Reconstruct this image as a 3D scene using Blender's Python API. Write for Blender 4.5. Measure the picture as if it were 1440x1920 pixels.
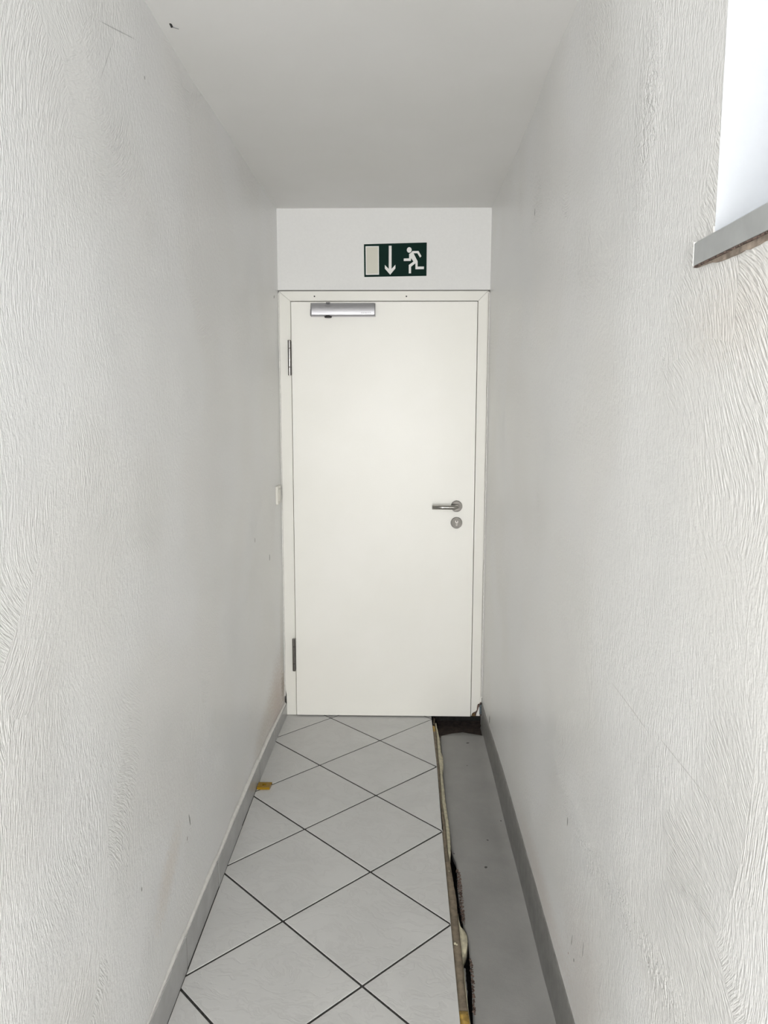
import bpy, bmesh, math, random
from mathutils import Vector, Matrix, noise

for o in list(bpy.data.objects):
    bpy.data.objects.remove(o, do_unlink=True)
S = bpy.context.scene
COL = S.collection
random.seed(7)

# ------------------------------------------------------------------ camera
PITCH, YAW, ROLL = 0.13573, 0.02181, 0.0015
cam_d = bpy.data.cameras.new('camera')
cam = bpy.data.objects.new('camera', cam_d)
COL.objects.link(cam)
cam_d.sensor_fit = 'VERTICAL'
cam_d.sensor_height = 36.0
cam_d.lens = 36.0 * 1425.7 / 1920.0
cam_d.clip_start = 0.02
Fw = Vector((-math.sin(YAW) * math.cos(PITCH), math.cos(YAW) * math.cos(PITCH), -math.sin(PITCH)))
R0 = Vector((math.cos(YAW), math.sin(YAW), 0))
U0 = R0.cross(Fw)
Rr = R0 * math.cos(ROLL) + U0 * math.sin(ROLL)
Uu = -R0 * math.sin(ROLL) + U0 * math.cos(ROLL)
M = Matrix((Rr, Uu, -Fw)).transposed().to_4x4()
M.translation = Vector((0, -3.5746, 1.5076))
cam.matrix_world = M
S.camera = cam

# ------------------------------------------------------------------ world, lights, exposure
W = bpy.data.worlds.new('world')
S.world = W
W.use_nodes = True
bg = W.node_tree.nodes['Background']
bg.inputs[0].default_value = (0.80, 0.88, 1.0, 1)
bg.inputs[1].default_value = 0.7


def area(name, loc, rot, sx, sy, power, col):
    l = bpy.data.lights.new(name, 'AREA')
    l.shape = 'RECTANGLE'
    l.size, l.size_y = sx, sy
    l.energy = power
    l.color = col
    o = bpy.data.objects.new(name, l)
    COL.objects.link(o)
    o.location = loc
    o.rotation_euler = rot
    return o


# daylight through the glazed entrance behind the camera and through the side window
area('entrance_daylight', (-0.08, -6.5, 1.25), (math.pi / 2, 0, 0), 0.86, 2.05, 187, (1.0, 0.99, 0.965))
area('window_daylight', (0.98, -3.2, 2.05), (math.pi / 2, 0, math.pi / 2), 1.2, 0.75, 3.0, (0.88, 0.94, 1.0))

S.view_settings.view_transform = 'Standard'
S.view_settings.look = 'None'
S.view_settings.gamma = 1
S.view_settings.use_curve_mapping = False
S.view_settings.exposure = 0.0


# ------------------------------------------------------------------ node helpers
class NT:
    def __init__(s, name):
        s.m = bpy.data.materials.new(name)
        s.m.use_nodes = True
        s.t = s.m.node_tree
        s.b = s.t.nodes['Principled BSDF']

    def n(s, kind, **k):
        nd = s.t.nodes.new(kind)
        for a, v in k.items():
            setattr(nd, a, v)
        return nd

    def put(s, sock, v):
        if isinstance(v, (int, float)):
            sock.default_value = v
        elif isinstance(v, (tuple, list)):
            if len(v) == 3 and len(sock.default_value) == 4:
                v = (*v, 1)
            sock.default_value = v
        else:
            s.t.links.new(v, sock)

    def math(s, op, a, b=0.0, c=0.0, clamp=False):
        nd = s.n('ShaderNodeMath', operation=op, use_clamp=clamp)
        s.put(nd.inputs[0], a)
        s.put(nd.inputs[1], b)
        s.put(nd.inputs[2], c)
        return nd.outputs[0]

    def vmath(s, op, a, b=(0, 0, 0)):
        nd = s.n('ShaderNodeVectorMath', operation=op)
        s.put(nd.inputs[0], a)
        s.put(nd.inputs[1], b)
        return nd.outputs[0]

    def scale(s, a, f):
        nd = s.n('ShaderNodeVectorMath', operation='SCALE')
        s.put(nd.inputs[0], a)
        s.put(nd.inputs[3], f)
        return nd.outputs[0]

    def sep(s, v):
        nd = s.n('ShaderNodeSeparateXYZ')
        s.put(nd.inputs[0], v)
        return nd.outputs

    def comb(s, x, y, z=0.0):
        nd = s.n('ShaderNodeCombineXYZ')
        for i, v in enumerate((x, y, z)):
            s.put(nd.inputs[i], v)
        return nd.outputs[0]

    def noise(s, vec, scale, detail=2.0, rough=0.5, dist=0.0, dim='3D'):
        nd = s.n('ShaderNodeTexNoise', noise_dimensions=dim)
        s.put(nd.inputs['Vector'], vec)
        s.put(nd.inputs['Scale'], scale)
        nd.inputs['Detail'].default_value = detail
        nd.inputs['Roughness'].default_value = rough
        nd.inputs['Distortion'].default_value = dist
        return nd.outputs

    def ramp(s, v, lo, hi, a=0.0, b=1.0):
        nd = s.n('ShaderNodeMapRange', interpolation_type='SMOOTHSTEP')
        s.put(nd.inputs[0], v)
        for i, x in enumerate((lo, hi, a, b)):
            s.put(nd.inputs[1 + i], x)
        return nd.outputs[0]

    def mix(s, f, a, b):
        nd = s.n('ShaderNodeMix', data_type='RGBA')
        s.put(nd.inputs[0], f)
        s.put(nd.inputs[6], a)
        s.put(nd.inputs[7], b)
        return nd.outputs[2]

    def pos(s):
        return s.n('ShaderNodeNewGeometry').outputs['Position']

    def bump(s, h, dist, strength=1.0, normal=None):
        nd = s.n('ShaderNodeBump')
        s.put(nd.inputs['Height'], h)
        nd.inputs['Distance'].default_value = dist
        nd.inputs['Strength'].default_value = strength
        if normal:
            s.put(nd.inputs['Normal'], normal)
        return nd.outputs[0]


def simple(name, col, rough=0.5, metal=0.0, spec=0.5, nscale=0, namt=0.0, bump=0.0, coat=0.0):
    k = NT(name)
    k.b.inputs['Roughness'].default_value = rough
    k.b.inputs['Metallic'].default_value = metal
    k.b.inputs['Specular IOR Level'].default_value = spec
    k.b.inputs['Coat Weight'].default_value = coat
    if nscale:
        f = k.noise(k.pos(), nscale, 4, 0.6)[0]
        a = tuple(c * (1 - namt) for c in col)
        b = tuple(min(1, c * (1 + namt)) for c in col)
        k.put(k.b.inputs['Base Color'], k.mix(k.ramp(f, 0.3, 0.7), a, b))
        if bump:
            k.put(k.b.inputs['Normal'], k.bump(f, bump))
    else:
        k.b.inputs['Base Color'].default_value = (*col, 1)
    return k.m


def spot_mask(k, u, v, u0, v0, ru, rv, ang, edge, wob):
    """noisy ellipse on the wall around (u0, v0); returns 0..1"""
    du = k.math('SUBTRACT', u, u0)
    dv = k.math('SUBTRACT', v, v0)
    c, s_ = math.cos(ang), math.sin(ang)
    a = k.math('ADD', k.math('MULTIPLY', du, c / ru), k.math('MULTIPLY', dv, s_ / ru))
    b = k.math('ADD', k.math('MULTIPLY', du, -s_ / rv), k.math('MULTIPLY', dv, c / rv))
    d = k.math('SQRT', k.math('ADD', k.math('MULTIPLY', a, a), k.math('MULTIPLY', b, b)))
    if wob is not None:
        d = k.math('ADD', d, wob)
    return k.ramp(d, 1.0 + edge, 1.0 - edge)


def plaster(name, seed, stains, marks, bumps):
    """brushed gloss wall paint: short curved brush strokes laid patch by patch"""
    k = NT(name)
    p = k.pos()
    x, u, v = k.sep(p)
    uv = k.comb(u, v, 0.0)
    # one slow noise steers warp, patch choice and brushing strength
    slow = k.sep(k.noise(k.vmath('ADD', uv, (seed, seed * 0.4, 0)), 2.3, 1, dim='2D')[1])
    uvw = k.comb(k.math('MULTIPLY_ADD', slow[0], 0.16, u), k.math('MULTIPLY_ADD', slow[1], 0.16, v))

    def strokes(off, vs, span, freq, long):
        q = k.vmath('ADD', uvw, (off, off * 0.7, 0))
        vo = k.n('ShaderNodeTexVoronoi', voronoi_dimensions='2D', feature='F1')
        k.put(vo.inputs['Vector'], q)
        vo.inputs['Scale'].default_value = vs
        rc = k.sep(vo.outputs['Color'])
        loc = k.vmath('SUBTRACT', q, vo.outputs['Position'])
        rot = k.n('ShaderNodeVectorRotate', rotation_type='Z_AXIS')
        k.put(rot.inputs['Vector'], loc)
        k.put(rot.inputs['Angle'], k.math('MULTIPLY', k.math('SUBTRACT', rc[0], 0.5), span))
        lx, ly, _ = k.sep(rot.outputs[0])
        bend = k.math('MULTIPLY', k.math('MULTIPLY', ly, ly), k.math('MULTIPLY', k.math('SUBTRACT', rc[1], 0.5), 7.0))
        lx = k.math('ADD', lx, bend)
        g = k.comb(k.math('MULTIPLY', lx, freq), k.math('MULTIPLY_ADD', rc[2], 20.0, k.math('MULTIPLY', ly, long)))
        return k.noise(g, 1.0, 1.5, 0.6, dim='2D')[0]

    a = strokes(0.0 + seed, 3.6, 1.7, 235, 36)
    c = k.noise(k.comb(k.math('MULTIPLY', k.sep(uvw)[0], 270), k.math('MULTIPLY', v, 38)), 1.0, 2, 0.6, dim='2D')[0]
    m1 = k.ramp(slow[2], 0.44, 0.56)
    h = k.math('ADD', k.math('MULTIPLY', a, k.math('SUBTRACT', 1.0, m1)), k.math('MULTIPLY', c, m1))
    amt = k.ramp(slow[1], 0.34, 0.62, 0.35, 1.0)
    fine = k.noise(uv, 85, 2, 0.7, dim='2D')[0]
    h = k.math('MULTIPLY', k.math('SUBTRACT', h, 0.5), amt)
    h = k.math('MULTIPLY_ADD', fine, 0.45, h)
    wn = k.math('MULTIPLY', k.math('SUBTRACT', fine, 0.5), 1.6)
    for (u0, v0, ru, rv, ang, amp) in bumps:
        mk = spot_mask(k, u, v, u0, v0, ru, rv, ang, 0.5, wn)
        h = k.math('ADD', h, k.math('MULTIPLY', mk, k.math('MULTIPLY', fine, amp)))
    k.put(k.b.inputs['Normal'], k.bump(h, 0.0032, 0.85))
    base = k.mix(k.ramp(slow[2], 0.35, 0.65), (0.865, 0.86, 0.845), (0.885, 0.885, 0.88))
    for (u0, v0, ru, rv, ang, edge, col, op) in stains:
        mk = spot_mask(k, u, v, u0, v0, ru, rv, ang, edge, wn)
        base = k.mix(k.math('MULTIPLY', mk, op), base, col)
    for (u0, v0, ru, rv, ang, col) in marks:
        mk = spot_mask(k, u, v, u0, v0, ru, rv, ang, 0.25, k.math('MULTIPLY', wn, 0.35))
        base = k.mix(mk, base, col)
    k.put(k.b.inputs['Base Color'], base)
    k.b.inputs['Roughness'].default_value = 0.30
    k.b.inputs['Specular IOR Level'].default_value = 0.45
    return k.m


BR = (0.36, 0.25, 0.17)
DK = (0.035, 0.032, 0.03)
GY = (0.30, 0.29, 0.28)
PEACH = (0.66, 0.55, 0.49)
M_LEFT = plaster('left_wall_paint', 0.0,
                 [(-0.16, 0.14, 0.16, 0.16, 0.5, 0.8, (0.54, 0.41, 0.33), 0.65),
                  (-0.05, 0.30, 0.04, 0.22, 0.0, 0.8, (0.56, 0.50, 0.42), 0.4),
                  (-0.04, 0.17, 0.035, 0.06, 0.2, 0.6, (0.30, 0.22, 0.15), 0.75),
                  (-0.45, 0.14, 0.20, 0.07, 0.2, 0.9, (0.62, 0.55, 0.46), 0.5),
                  (-1.83, 0.35, 0.10, 0.05, 0.6, 0.8, (0.75, 0.64, 0.52), 0.35)],
                 [(-1.63, 0.385, 0.004, 0.020, 0.35, GY), (-1.655, 0.345, 0.0025, 0.006, 0.0, (0.2, 0.12, 0.1)),
                  (-2.03, 0.45, 0.003, 0.005, 0.0, GY), (-0.32, 0.86, 0.006, 0.014, 0.1, GY),
                  (-0.63, 0.99, 0.005, 0.010, 0.1, GY), (-1.78, 2.235, 0.003, 0.004, 0, GY),
                  (-1.95, 2.255, 0.10, 0.0012, 0.28, (0.55, 0.55, 0.54)),
                  (-2.02, 2.17, 0.06, 0.0012, 0.9, (0.6, 0.6, 0.59)),
                  (-0.09, 2.0, 0.012, 0.006, 0.4, GY)],
                 [(-1.66, 0.33, 0.10, 0.05, 1.0, 0.7), (-2.0, 0.33, 0.12, 0.05, 1.1, 0.7),
                  (-0.12, 0.13, 0.13, 0.06, 0.3, 1.9)])
M_RIGHT = plaster('right_wall_paint', 11.0,
                  [(-1.55, 0.15, 0.32, 0.05, 0.0, 0.9, PEACH, 0.35),
                   (-2.05, 0.25, 0.16, 0.14, 0.6, 0.9, (0.70, 0.63, 0.58), 0.35),
                   (-2.62, 1.62, 0.12, 0.05, 0.0, 0.9, (0.74, 0.68, 0.62), 0.4)],
                  [(-1.169, 2.094, 0.004, 0.010, 0.0, DK), (-1.848, 0.52, 0.003, 0.012, 0.1, DK),
                   (-1.94, 0.275, 0.0022, 0.016, 0.25, GY), (-2.04, 0.33, 0.0022, 0.020, 0.1, GY),
                   (-1.965, 0.245, 0.003, 0.004, 0.0, DK), (-1.91, 0.22, 0.002, 0.003, 0, (0.3, 0.1, 0.08)),
                   (-2.28, 0.985, 0.11, 0.0010, 0.03, (0.66, 0.65, 0.64)),
                   (-2.52, 0.997, 0.09, 0.0010, 0.0, (0.68, 0.67, 0.66)),
                   (-0.30, 0.12, 0.012, 0.02, 0.4, GY)],
                  [(-1.43, 0.60, 0.09, 0.03, 0.1, 1.9), (-1.69, 0.58, 0.12, 0.03, 0.0, 1.9),
                   (-1.93, 0.555, 0.14, 0.035, 0.0, 1.9), (-2.20, 0.59, 0.14, 0.035, -0.2, 1.9),
                   (-2.45, 0.63, 0.16, 0.03, -0.1, 1.9), (-2.25, 1.98, 0.05, 0.16, 0.2, 1.9)])


def m_ceiling():
    k = NT('ceiling_paint')
    p = k.pos()
    h = k.noise(p, 120, 3, 0.6)[0]
    b = k.noise(p, 3, 2)[0]
    k.put(k.b.inputs['Normal'], k.bump(h, 0.0006, 0.4, k.bump(b, 0.008, 0.4)))
    k.put(k.b.inputs['Base Color'], k.mix(k.ramp(k.noise(p, 2, 3)[0], 0.3, 0.7), (0.80, 0.795, 0.775), (0.83, 0.825, 0.81)))
    k.b.inputs['Roughness'].default_value = 0.8
    k.b.inputs['Specular IOR Level'].default_value = 0.25
    return k.m


def m_tile():
    k = NT('glazed_tile')
    p = k.pos()
    oi = k.n('ShaderNodeObjectInfo').outputs['Random']
    q = k.vmath('ADD', p, k.comb(k.math('MULTIPLY', oi, 37.0), k.math('MULTIPLY', oi, 91.0), 0.0))
    w = k.scale(k.vmath('SUBTRACT', k.noise(q, 5, 3)[1], (0.5, 0.5, 0.5)), 0.35)
    q2 = k.vmath('ADD', q, w)
    v = k.noise(k.vmath('MULTIPLY', q2, (1.0, 2.6, 1.0)), 7.5, 4, 0.6)[0]
    vein = k.math('SUBTRACT', 1.0, k.ramp(k.math('ABSOLUTE', k.math('SUBTRACT', v, 0.5)), 0.0, 0.05))
    cloud = k.ramp(k.noise(q2, 4, 4, 0.6)[0], 0.3, 0.7)
    base = k.mix(cloud, (0.61, 0.61, 0.60), (0.66, 0.66, 0.65))
    base = k.mix(k.math('MULTIPLY', vein, 0.22), base, (0.53, 0.525, 0.515))
    sp = k.ramp(k.noise(p, 42, 1)[0], 0.80, 0.83)
    base = k.mix(k.math('MULTIPLY', sp, 0.5), base, (0.25, 0.24, 0.24))
    k.put(k.b.inputs['Base Color'], base)
    k.put(k.b.inputs['Normal'], k.bump(k.math('ADD', k.math('MULTIPLY', vein, -0.5), v), 0.0011, 0.4))
    k.b.inputs['Roughness'].default_value = 0.42
    k.b.inputs['Specular IOR Level'].default_value = 0.4
    return k.m


def m_channel():
    k = NT('grey_floor_paint')
    p = k.pos()
    a = k.noise(p, 5, 5, 0.6)[0]
    g = k.noise(p, 220, 2, 0.6)[0]
    base = k.mix(k.ramp(a, 0.3, 0.7), (0.275, 0.272, 0.264), (0.34, 0.336, 0.326))
    base = k.mix(k.math('MULTIPLY', k.ramp(g, 0.62, 0.72), 0.25), base, (0.34, 0.34, 0.33))
    dots = k.ramp(k.noise(p, 33, 1)[0], 0.79, 0.81)
    base = k.mix(dots, base, (0.02, 0.02, 0.02))
    k.put(k.b.inputs['Base Color'], base)
    k.put(k.b.inputs['Normal'], k.bump(g, 0.0008, 0.5, k.bump(a, 0.01, 0.4)))
    k.put(k.b.inputs['Roughness'], k.ramp(a, 0.3, 0.7, 0.42, 0.6))
    return k.m


def m_glass():
    k = NT('window_glass')
    tr = k.n('ShaderNodeBsdfTransparent')
    gl = k.n('ShaderNodeBsdfGlossy')
    gl.inputs['Roughness'].default_value = 0.02
    mx = k.n('ShaderNodeMixShader')
    mx.inputs[0].default_value = 0.08
    k.t.links.new(tr.outputs[0], mx.inputs[1])
    k.t.links.new(gl.outputs[0], mx.inputs[2])
    k.t.links.new(mx.outputs[0], k.t.nodes['Material Output'].inputs[0])
    return k.m


def m_door(name, a, b, rough):
    k = NT(name)
    p = k.pos()
    k.put(k.b.inputs['Base Color'], k.mix(k.ramp(k.noise(p, 2.5, 3)[0], 0.35, 0.65), a, b))
    k.put(k.b.inputs['Normal'], k.bump(k.noise(p, 170, 2)[0], 0.0004, 0.35, k.bump(k.noise(p, 2.2, 1)[0], 0.006, 0.25)))
    k.b.inputs['Roughness'].default_value = rough
    return k.m


def m_steel(name, col, rough):
    k = NT(name)
    p = k.pos()
    n = k.noise(k.vmath('MULTIPLY', p, (40, 400, 400)), 1.0, 2)[0]
    k.put(k.b.inputs['Base Color'], k.mix(n, tuple(c * 0.8 for c in col), col))
    k.put(k.b.inputs['Roughness'], k.ramp(n, 0.2, 0.8, rough * 0.8, rough * 1.2))
    k.b.inputs['Metallic'].default_value = 1.0
    return k.m


M_CEIL = m_ceiling()
M_TILE = m_tile()
M_CHAN = m_channel()
M_GLASS = m_glass()
M_LEAF = m_door('cream_door_lacquer', (0.86, 0.85, 0.80), (0.88, 0.87, 0.825), 0.38)
M_FRAME = m_door('cream_frame_lacquer', (0.81, 0.80, 0.75), (0.83, 0.82, 0.77), 0.4)
M_PANEL = simple('smooth_white_paint', (0.77, 0.77, 0.76), 0.6, nscale=90, namt=0.012, bump=0.0004)
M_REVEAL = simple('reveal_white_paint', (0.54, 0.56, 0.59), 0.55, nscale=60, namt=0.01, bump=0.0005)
M_GROUT = simple('dark_grout', (0.04, 0.039, 0.037), 0.85, nscale=120, namt=0.4, bump=0.001)
M_SKIRT = simple('skirting_tile_glaze', (0.42, 0.42, 0.415), 0.3, nscale=18, namt=0.09, bump=0.0006)
M_BAND = simple('dark_grey_band_paint', (0.215, 0.212, 0.204), 0.5, nscale=25, namt=0.13, bump=0.0015)
M_CAULK = simple('white_caulk', (0.78, 0.77, 0.74), 0.5, nscale=60, namt=0.06, bump=0.001)
M_SEAM = simple('dark_seam', (0.22, 0.215, 0.20), 0.8)
M_SILL = simple('grey_sill_stone', (0.43, 0.445, 0.445), 0.35, nscale=25, namt=0.06)
M_SILLB = simple('brown_bedding_mortar', (0.30, 0.245, 0.20), 0.8, nscale=50, namt=0.35, bump=0.004)
M_BLACK = simple('black_plastic', (0.012, 0.012, 0.012), 0.5)
M_VOID = simple('gap_shade_black', (0.012, 0.011, 0.010), 0.95, nscale=60, namt=0.5, bump=0.004)  # near-black colour stands for shade in the gaps and behind the door
M_BROWN = simple('brown_adhesive', (0.215, 0.175, 0.125), 0.75, nscale=40, namt=0.28, bump=0.002)
M_OCHRE = simple('ochre_adhesive', (0.42, 0.27, 0.06), 0.6, nscale=60, namt=0.3, bump=0.002)
M_DKOCH = simple('dark_ochre_adhesive', (0.16, 0.095, 0.03), 0.7, nscale=90, namt=0.5, bump=0.002)
M_FOAM = simple('cream_foam', (0.56, 0.52, 0.38), 0.85, nscale=70, namt=0.16, bump=0.003)
M_CRUMB = simple('brown_crumbled_screed', (0.16, 0.11, 0.09), 0.9, nscale=150, namt=0.8, bump=0.006)
M_BARE = simple('bare_brown_concrete', (0.040, 0.028, 0.023), 0.9, nscale=40, namt=0.5, bump=0.003)
M_GREEN = simple('dark_green_film', (0.0010, 0.018, 0.013), 0.5, spec=0.08)
M_WHITEF = simple('white_film', (0.78, 0.78, 0.76), 0.45)
M_LUMI = simple('luminous_film', (0.62, 0.61, 0.53), 0.45)
M_ALU = m_steel('brushed_aluminium', (0.60, 0.60, 0.63), 0.45)
M_ALUD = m_steel('closer_end_metal', (0.42, 0.42, 0.44), 0.45)
M_STEEL = m_steel('stainless_steel', (0.42, 0.405, 0.38), 0.16)
M_ROSE = m_steel('dull_stainless_steel', (0.105, 0.10, 0.092), 0.38)
M_HINGE = m_steel('hinge_steel', (0.20, 0.19, 0.18), 0.16)
M_SWITCH = simple('switch_plastic', (0.78, 0.76, 0.70), 0.3)
M_DKMETAL = simple('dark_print', (0.20, 0.20, 0.21), 0.5)
M_RUBBER = simple('grey_seal_rubber', (0.36, 0.36, 0.31), 0.7)
M_BLUEG = simple('blue_grey_galvanised', (0.13, 0.16, 0.18), 0.4, metal=0.4, nscale=80, namt=0.3, bump=0.001)


def m_amber():
    k = NT('amber_plastic')
    k.b.inputs['Base Color'].default_value = (0.45, 0.26, 0.010, 1)
    k.b.inputs['Roughness'].default_value = 0.15
    k.b.inputs['Transmission Weight'].default_value = 0.35
    k.b.inputs['IOR'].default_value = 1.45
    return k.m


M_AMBER = m_amber()


# ------------------------------------------------------------------ mesh helpers
def tag(o, label=None, cat=None, group=None, kind=None):
    if label:
        o['label'] = label
    if cat:
        o['category'] = cat
    if group:
        o['group'] = group
    if kind:
        o['kind'] = kind
    return o


def empty(name, loc=(0, 0, 0), parent=None):
    o = bpy.data.objects.new(name, None)
    o.empty_display_size = 0.05
    COL.objects.link(o)
    o.location = loc
    if parent:
        o.parent = parent
    return o


def obj(name, bm, mats, parent=None, smooth=False, bevel=0.0, seg=2):
    me = bpy.data.meshes.new(name)
    bmesh.ops.recalc_face_normals(bm, faces=bm.faces[:])
    bm.to_mesh(me)
    bm.free()
    if not isinstance(mats, (list, tuple)):
        mats = [mats]
    for m in mats:
        me.materials.append(m)
    o = bpy.data.objects.new(name, me)
    COL.objects.link(o)
    if parent:
        o.parent = parent
        # parents are unrotated: keep the geometry in world coordinates
        loc = Vector((0, 0, 0))
        q = parent
        while q:
            loc += q.location
            q = q.parent
        me.transform(Matrix.Translation(-loc))
    if smooth:
        for p in me.polygons:
            p.use_smooth = True
    if bevel:
        b = o.modifiers.new('bevel', 'BEVEL')
        b.width = bevel
        b.segments = seg
        b.limit_method = 'ANGLE'
        b.angle_limit = 0.6
    return o


def box(bm, x0, x1, y0, y1, z0, z1, mi=0):
    v = [bm.verts.new(c) for c in ((x0, y0, z0), (x1, y0, z0), (x1, y1, z0), (x0, y1, z0),
                                   (x0, y0, z1), (x1, y0, z1), (x1, y1, z1), (x0, y1, z1))]
    for f in ((0, 3, 2, 1), (4, 5, 6, 7), (0, 1, 5, 4), (1, 2, 6, 5), (2, 3, 7, 6), (3, 0, 4, 7)):
        fc = bm.faces.new([v[i] for i in f])
        fc.material_index = mi
    return bm


def bx(*a):
    return box(bmesh.new(), *a)


def prism(pts, axis, a, b, bm=None):
    """extrude a 2-D outline. axis 'y': pts are (x,z); 'z': (x,y); 'x': (y,z)"""
    bm = bm or bmesh.new()

    def P(p, t):
        return {'y': (p[0], t, p[1]), 'z': (p[0], p[1], t), 'x': (t, p[0], p[1])}[axis]
    va = [bm.verts.new(P(p, a)) for p in pts]
    vb = [bm.verts.new(P(p, b)) for p in pts]
    n = len(pts)
    bm.faces.new(va)
    bm.faces.new(vb[::-1])
    for i in range(n):
        j = (i + 1) % n
        bm.faces.new((va[i], va[j], vb[j], vb[i]))
    return bm


def tube(p0, p1, r, seg=24, bm=None, r2=None):
    bm = bm or bmesh.new()
    p0, p1 = Vector(p0), Vector(p1)
    d = (p1 - p0)
    q = d.to_track_quat('Z', 'Y').to_matrix().to_4x4()
    mt = Matrix.Translation((p0 + p1) / 2) @ q
    bmesh.ops.create_cone(bm, cap_ends=True, segments=seg, radius1=r, radius2=r if r2 is None else r2, depth=d.length, matrix=mt)
    return bm


def interp(tab, t):
    """tab: (value, y) pairs, y falling"""
    tab = sorted(tab, key=lambda a: -a[1])
    if t >= tab[0][1]:
        return tab[0][0]
    for (a, ya), (b, yb) in zip(tab, tab[1:]):
        if t >= yb:
            f = (ya - t) / (ya - yb) if ya != yb else 0
            return a + (b - a) * f
    return tab[-1][0]


def sm(t):
    t = max(0.0, min(1.0, t))
    return t * t * (3 - 2 * t)


def frange(a, b, step):
    n = max(1, int(round((b - a) / step)))
    return [a + (b - a) * i / n for i in range(n + 1)]


YB = -6.3   # entrance wall behind the camera
ZC = 2.402   # ceiling


def nz(a, b, s, seed):
    return noise.noise(Vector((a * s + seed, b * s, seed * 0.37)))


# ------------------------------------------------------------------ side walls
def left_x(y, z):
    bul = 0.009 * math.sin(math.pi * max(0, min(1, -y / 2.1)))
    low = 0.007 * sm((0.5 - z) / 0.4) * sm(-y / 0.5)
    fade = sm(-y / 0.25)
    return -0.567 - bul - low + fade * (0.005 * nz(y, z, 1.6, 3.1) + 0.0028 * nz(y, z, 5.0, 8.3))


def right_x(y, z):
    lean = 0.015 * sm((-y - 1.0) / 0.5) * sm((z - 1.75) / 0.6) * sm((y + 2.5) / 0.4)
    fade = sm(-y / 0.25) * (1 - 0.9 * sm((-2.1 - y) / 0.35) * sm((z - 1.4) / 0.25))
    near = sm((z - 0.25) / 0.3)
    return 0.405 - lean + fade * near * (0.005 * nz(y, z, 1.6, 13.1) + 0.0028 * nz(y, z, 5.0, 18.3))


def side_wall(name, fx, back, ys, zs, hole, mat):
    bm = bmesh.new()
    F, B = {}, {}
    for i, y in enumerate(ys):
        for j, z in enumerate(zs):
            F[i, j] = bm.verts.new((fx(y, z), y, z))
            B[i, j] = bm.verts.new((back, y, z))

    def solid(i, j):
        if not (0 <= i < len(ys) - 1 and 0 <= j < len(zs) - 1):
            return False
        if hole:
            cy, cz = (ys[i] + ys[i + 1]) / 2, (zs[j] + zs[j + 1]) / 2
            if hole[0] < cy < hole[1] and hole[2] < cz < hole[3]:
                return False
        return True
    for i in range(len(ys) - 1):
        for j in range(len(zs) - 1):
            if not solid(i, j):
                continue
            f = bm.faces.new((F[i, j], F[i + 1, j], F[i + 1, j + 1], F[i, j + 1]))
            f.smooth = True
            bm.faces.new((B[i, j], B[i + 1, j], B[i + 1, j + 1], B[i, j + 1]))
            for (di, dj, a, b) in ((-1, 0, (i, j), (i, j + 1)), (1, 0, (i + 1, j), (i + 1, j + 1)),
                                   (0, -1, (i, j), (i + 1, j)), (0, 1, (i, j + 1), (i + 1, j + 1))):
                if not solid(i + di, j + dj):   # own vertices keep the corner crisp
                    c = [bm.verts.new(q.co) for q in (F[a], F[b], B[b], B[a])]
                    f = bm.faces.new(c)
                    f.material_index = 1
    for v in [v for v in bm.verts if not v.link_faces]:
        bm.verts.remove(v)
    o = obj(name, bm, [mat, M_REVEAL])
    tag(o, kind='structure')
    return o


WY0, WY1, WZ0, WZ1 = -3.80, -2.5418, 1.700, 2.33
ysL = frange(YB - 0.1, 0.06, 0.045)
zsL = frange(-0.12, ZC + 0.08, 0.045)
side_wall('wall_left', left_x, -0.78, ysL, zsL, None, M_LEFT)
ysR = frange(YB - 0.1, WY0, 0.06) + frange(WY0, WY1, 0.045)[1:] + frange(WY1, 0.06, 0.045)[1:]
zsR = frange(-0.17, WZ0, 0.045) + frange(WZ0, WZ1, 0.045)[1:] + frange(WZ1, ZC + 0.08, 0.04)[1:]
side_wall('wall_right', right_x, 0.78, ysR, zsR, (WY0, WY1, WZ0, WZ1), M_RIGHT)

# ceiling
bm = bmesh.new()
xs, ys = frange(-0.74, 0.74, 0.08), frange(YB - 0.1, 0.01, 0.08)
g = [[bm.verts.new((x, y, ZC + (0.004 * nz(x, y, 2.0, 22) if y < -0.15 else 0))) for y in ys] for x in xs]
for i in range(len(xs) - 1):
    for j in range(len(ys) - 1):
        bm.faces.new((g[i][j], g[i + 1][j], g[i + 1][j + 1], g[i][j + 1])).smooth = True
tag(obj('ceiling', bm, M_CEIL), kind='structure')
box_c = bx(-0.78, 0.78, YB - 0.1, 0.2, ZC + 0.02, ZC + 0.12)
tag(obj('ceiling_slab', box_c, M_CEIL), kind='structure')

# wall above and behind the door
wb = empty('wall_back')
tag(wb, kind='structure')
obj('lintel_panel', bx(-0.62, 0.46, 0.008, 0.16, 2.0435, ZC + 0.03), M_PANEL, wb, bevel=0.0015)
obj('lintel_seam', bx(-0.565, 0.404, 0.016, 0.10, 2.0395, 2.0435), M_SEAM, wb)
obj('door_backing', bx(-0.70, 0.60, 0.10, 0.16, -0.20, 2.06), M_VOID, wb)
# thin plaster bead running down both corners beside the frame
bead = bmesh.new()
for sx, px in ((-1, -0.5665), (1, 0.4045)):
    prev = None
    for t in range(45):
        z = 0.10 + (2.03 - 0.10) * t / 44
        w = 0.0042 + 0.0022 * noise.noise(Vector((t * 0.6, px * 9, 1)))
        ring = [bead.verts.new((px, 0.004, z)), bead.verts.new((px - sx * w, 0.007, z)),
                bead.verts.new((px - sx * w * 1.25, 0.016, z)), bead.verts.new((px, 0.016, z))]
        if prev:
            for q in range(4):
                bead.faces.new((prev[q], prev[(q + 1) % 4], ring[(q + 1) % 4], ring[q]))
        prev = ring
obj('plaster_bead', bead, M_CAULK, wb, smooth=True)

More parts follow.
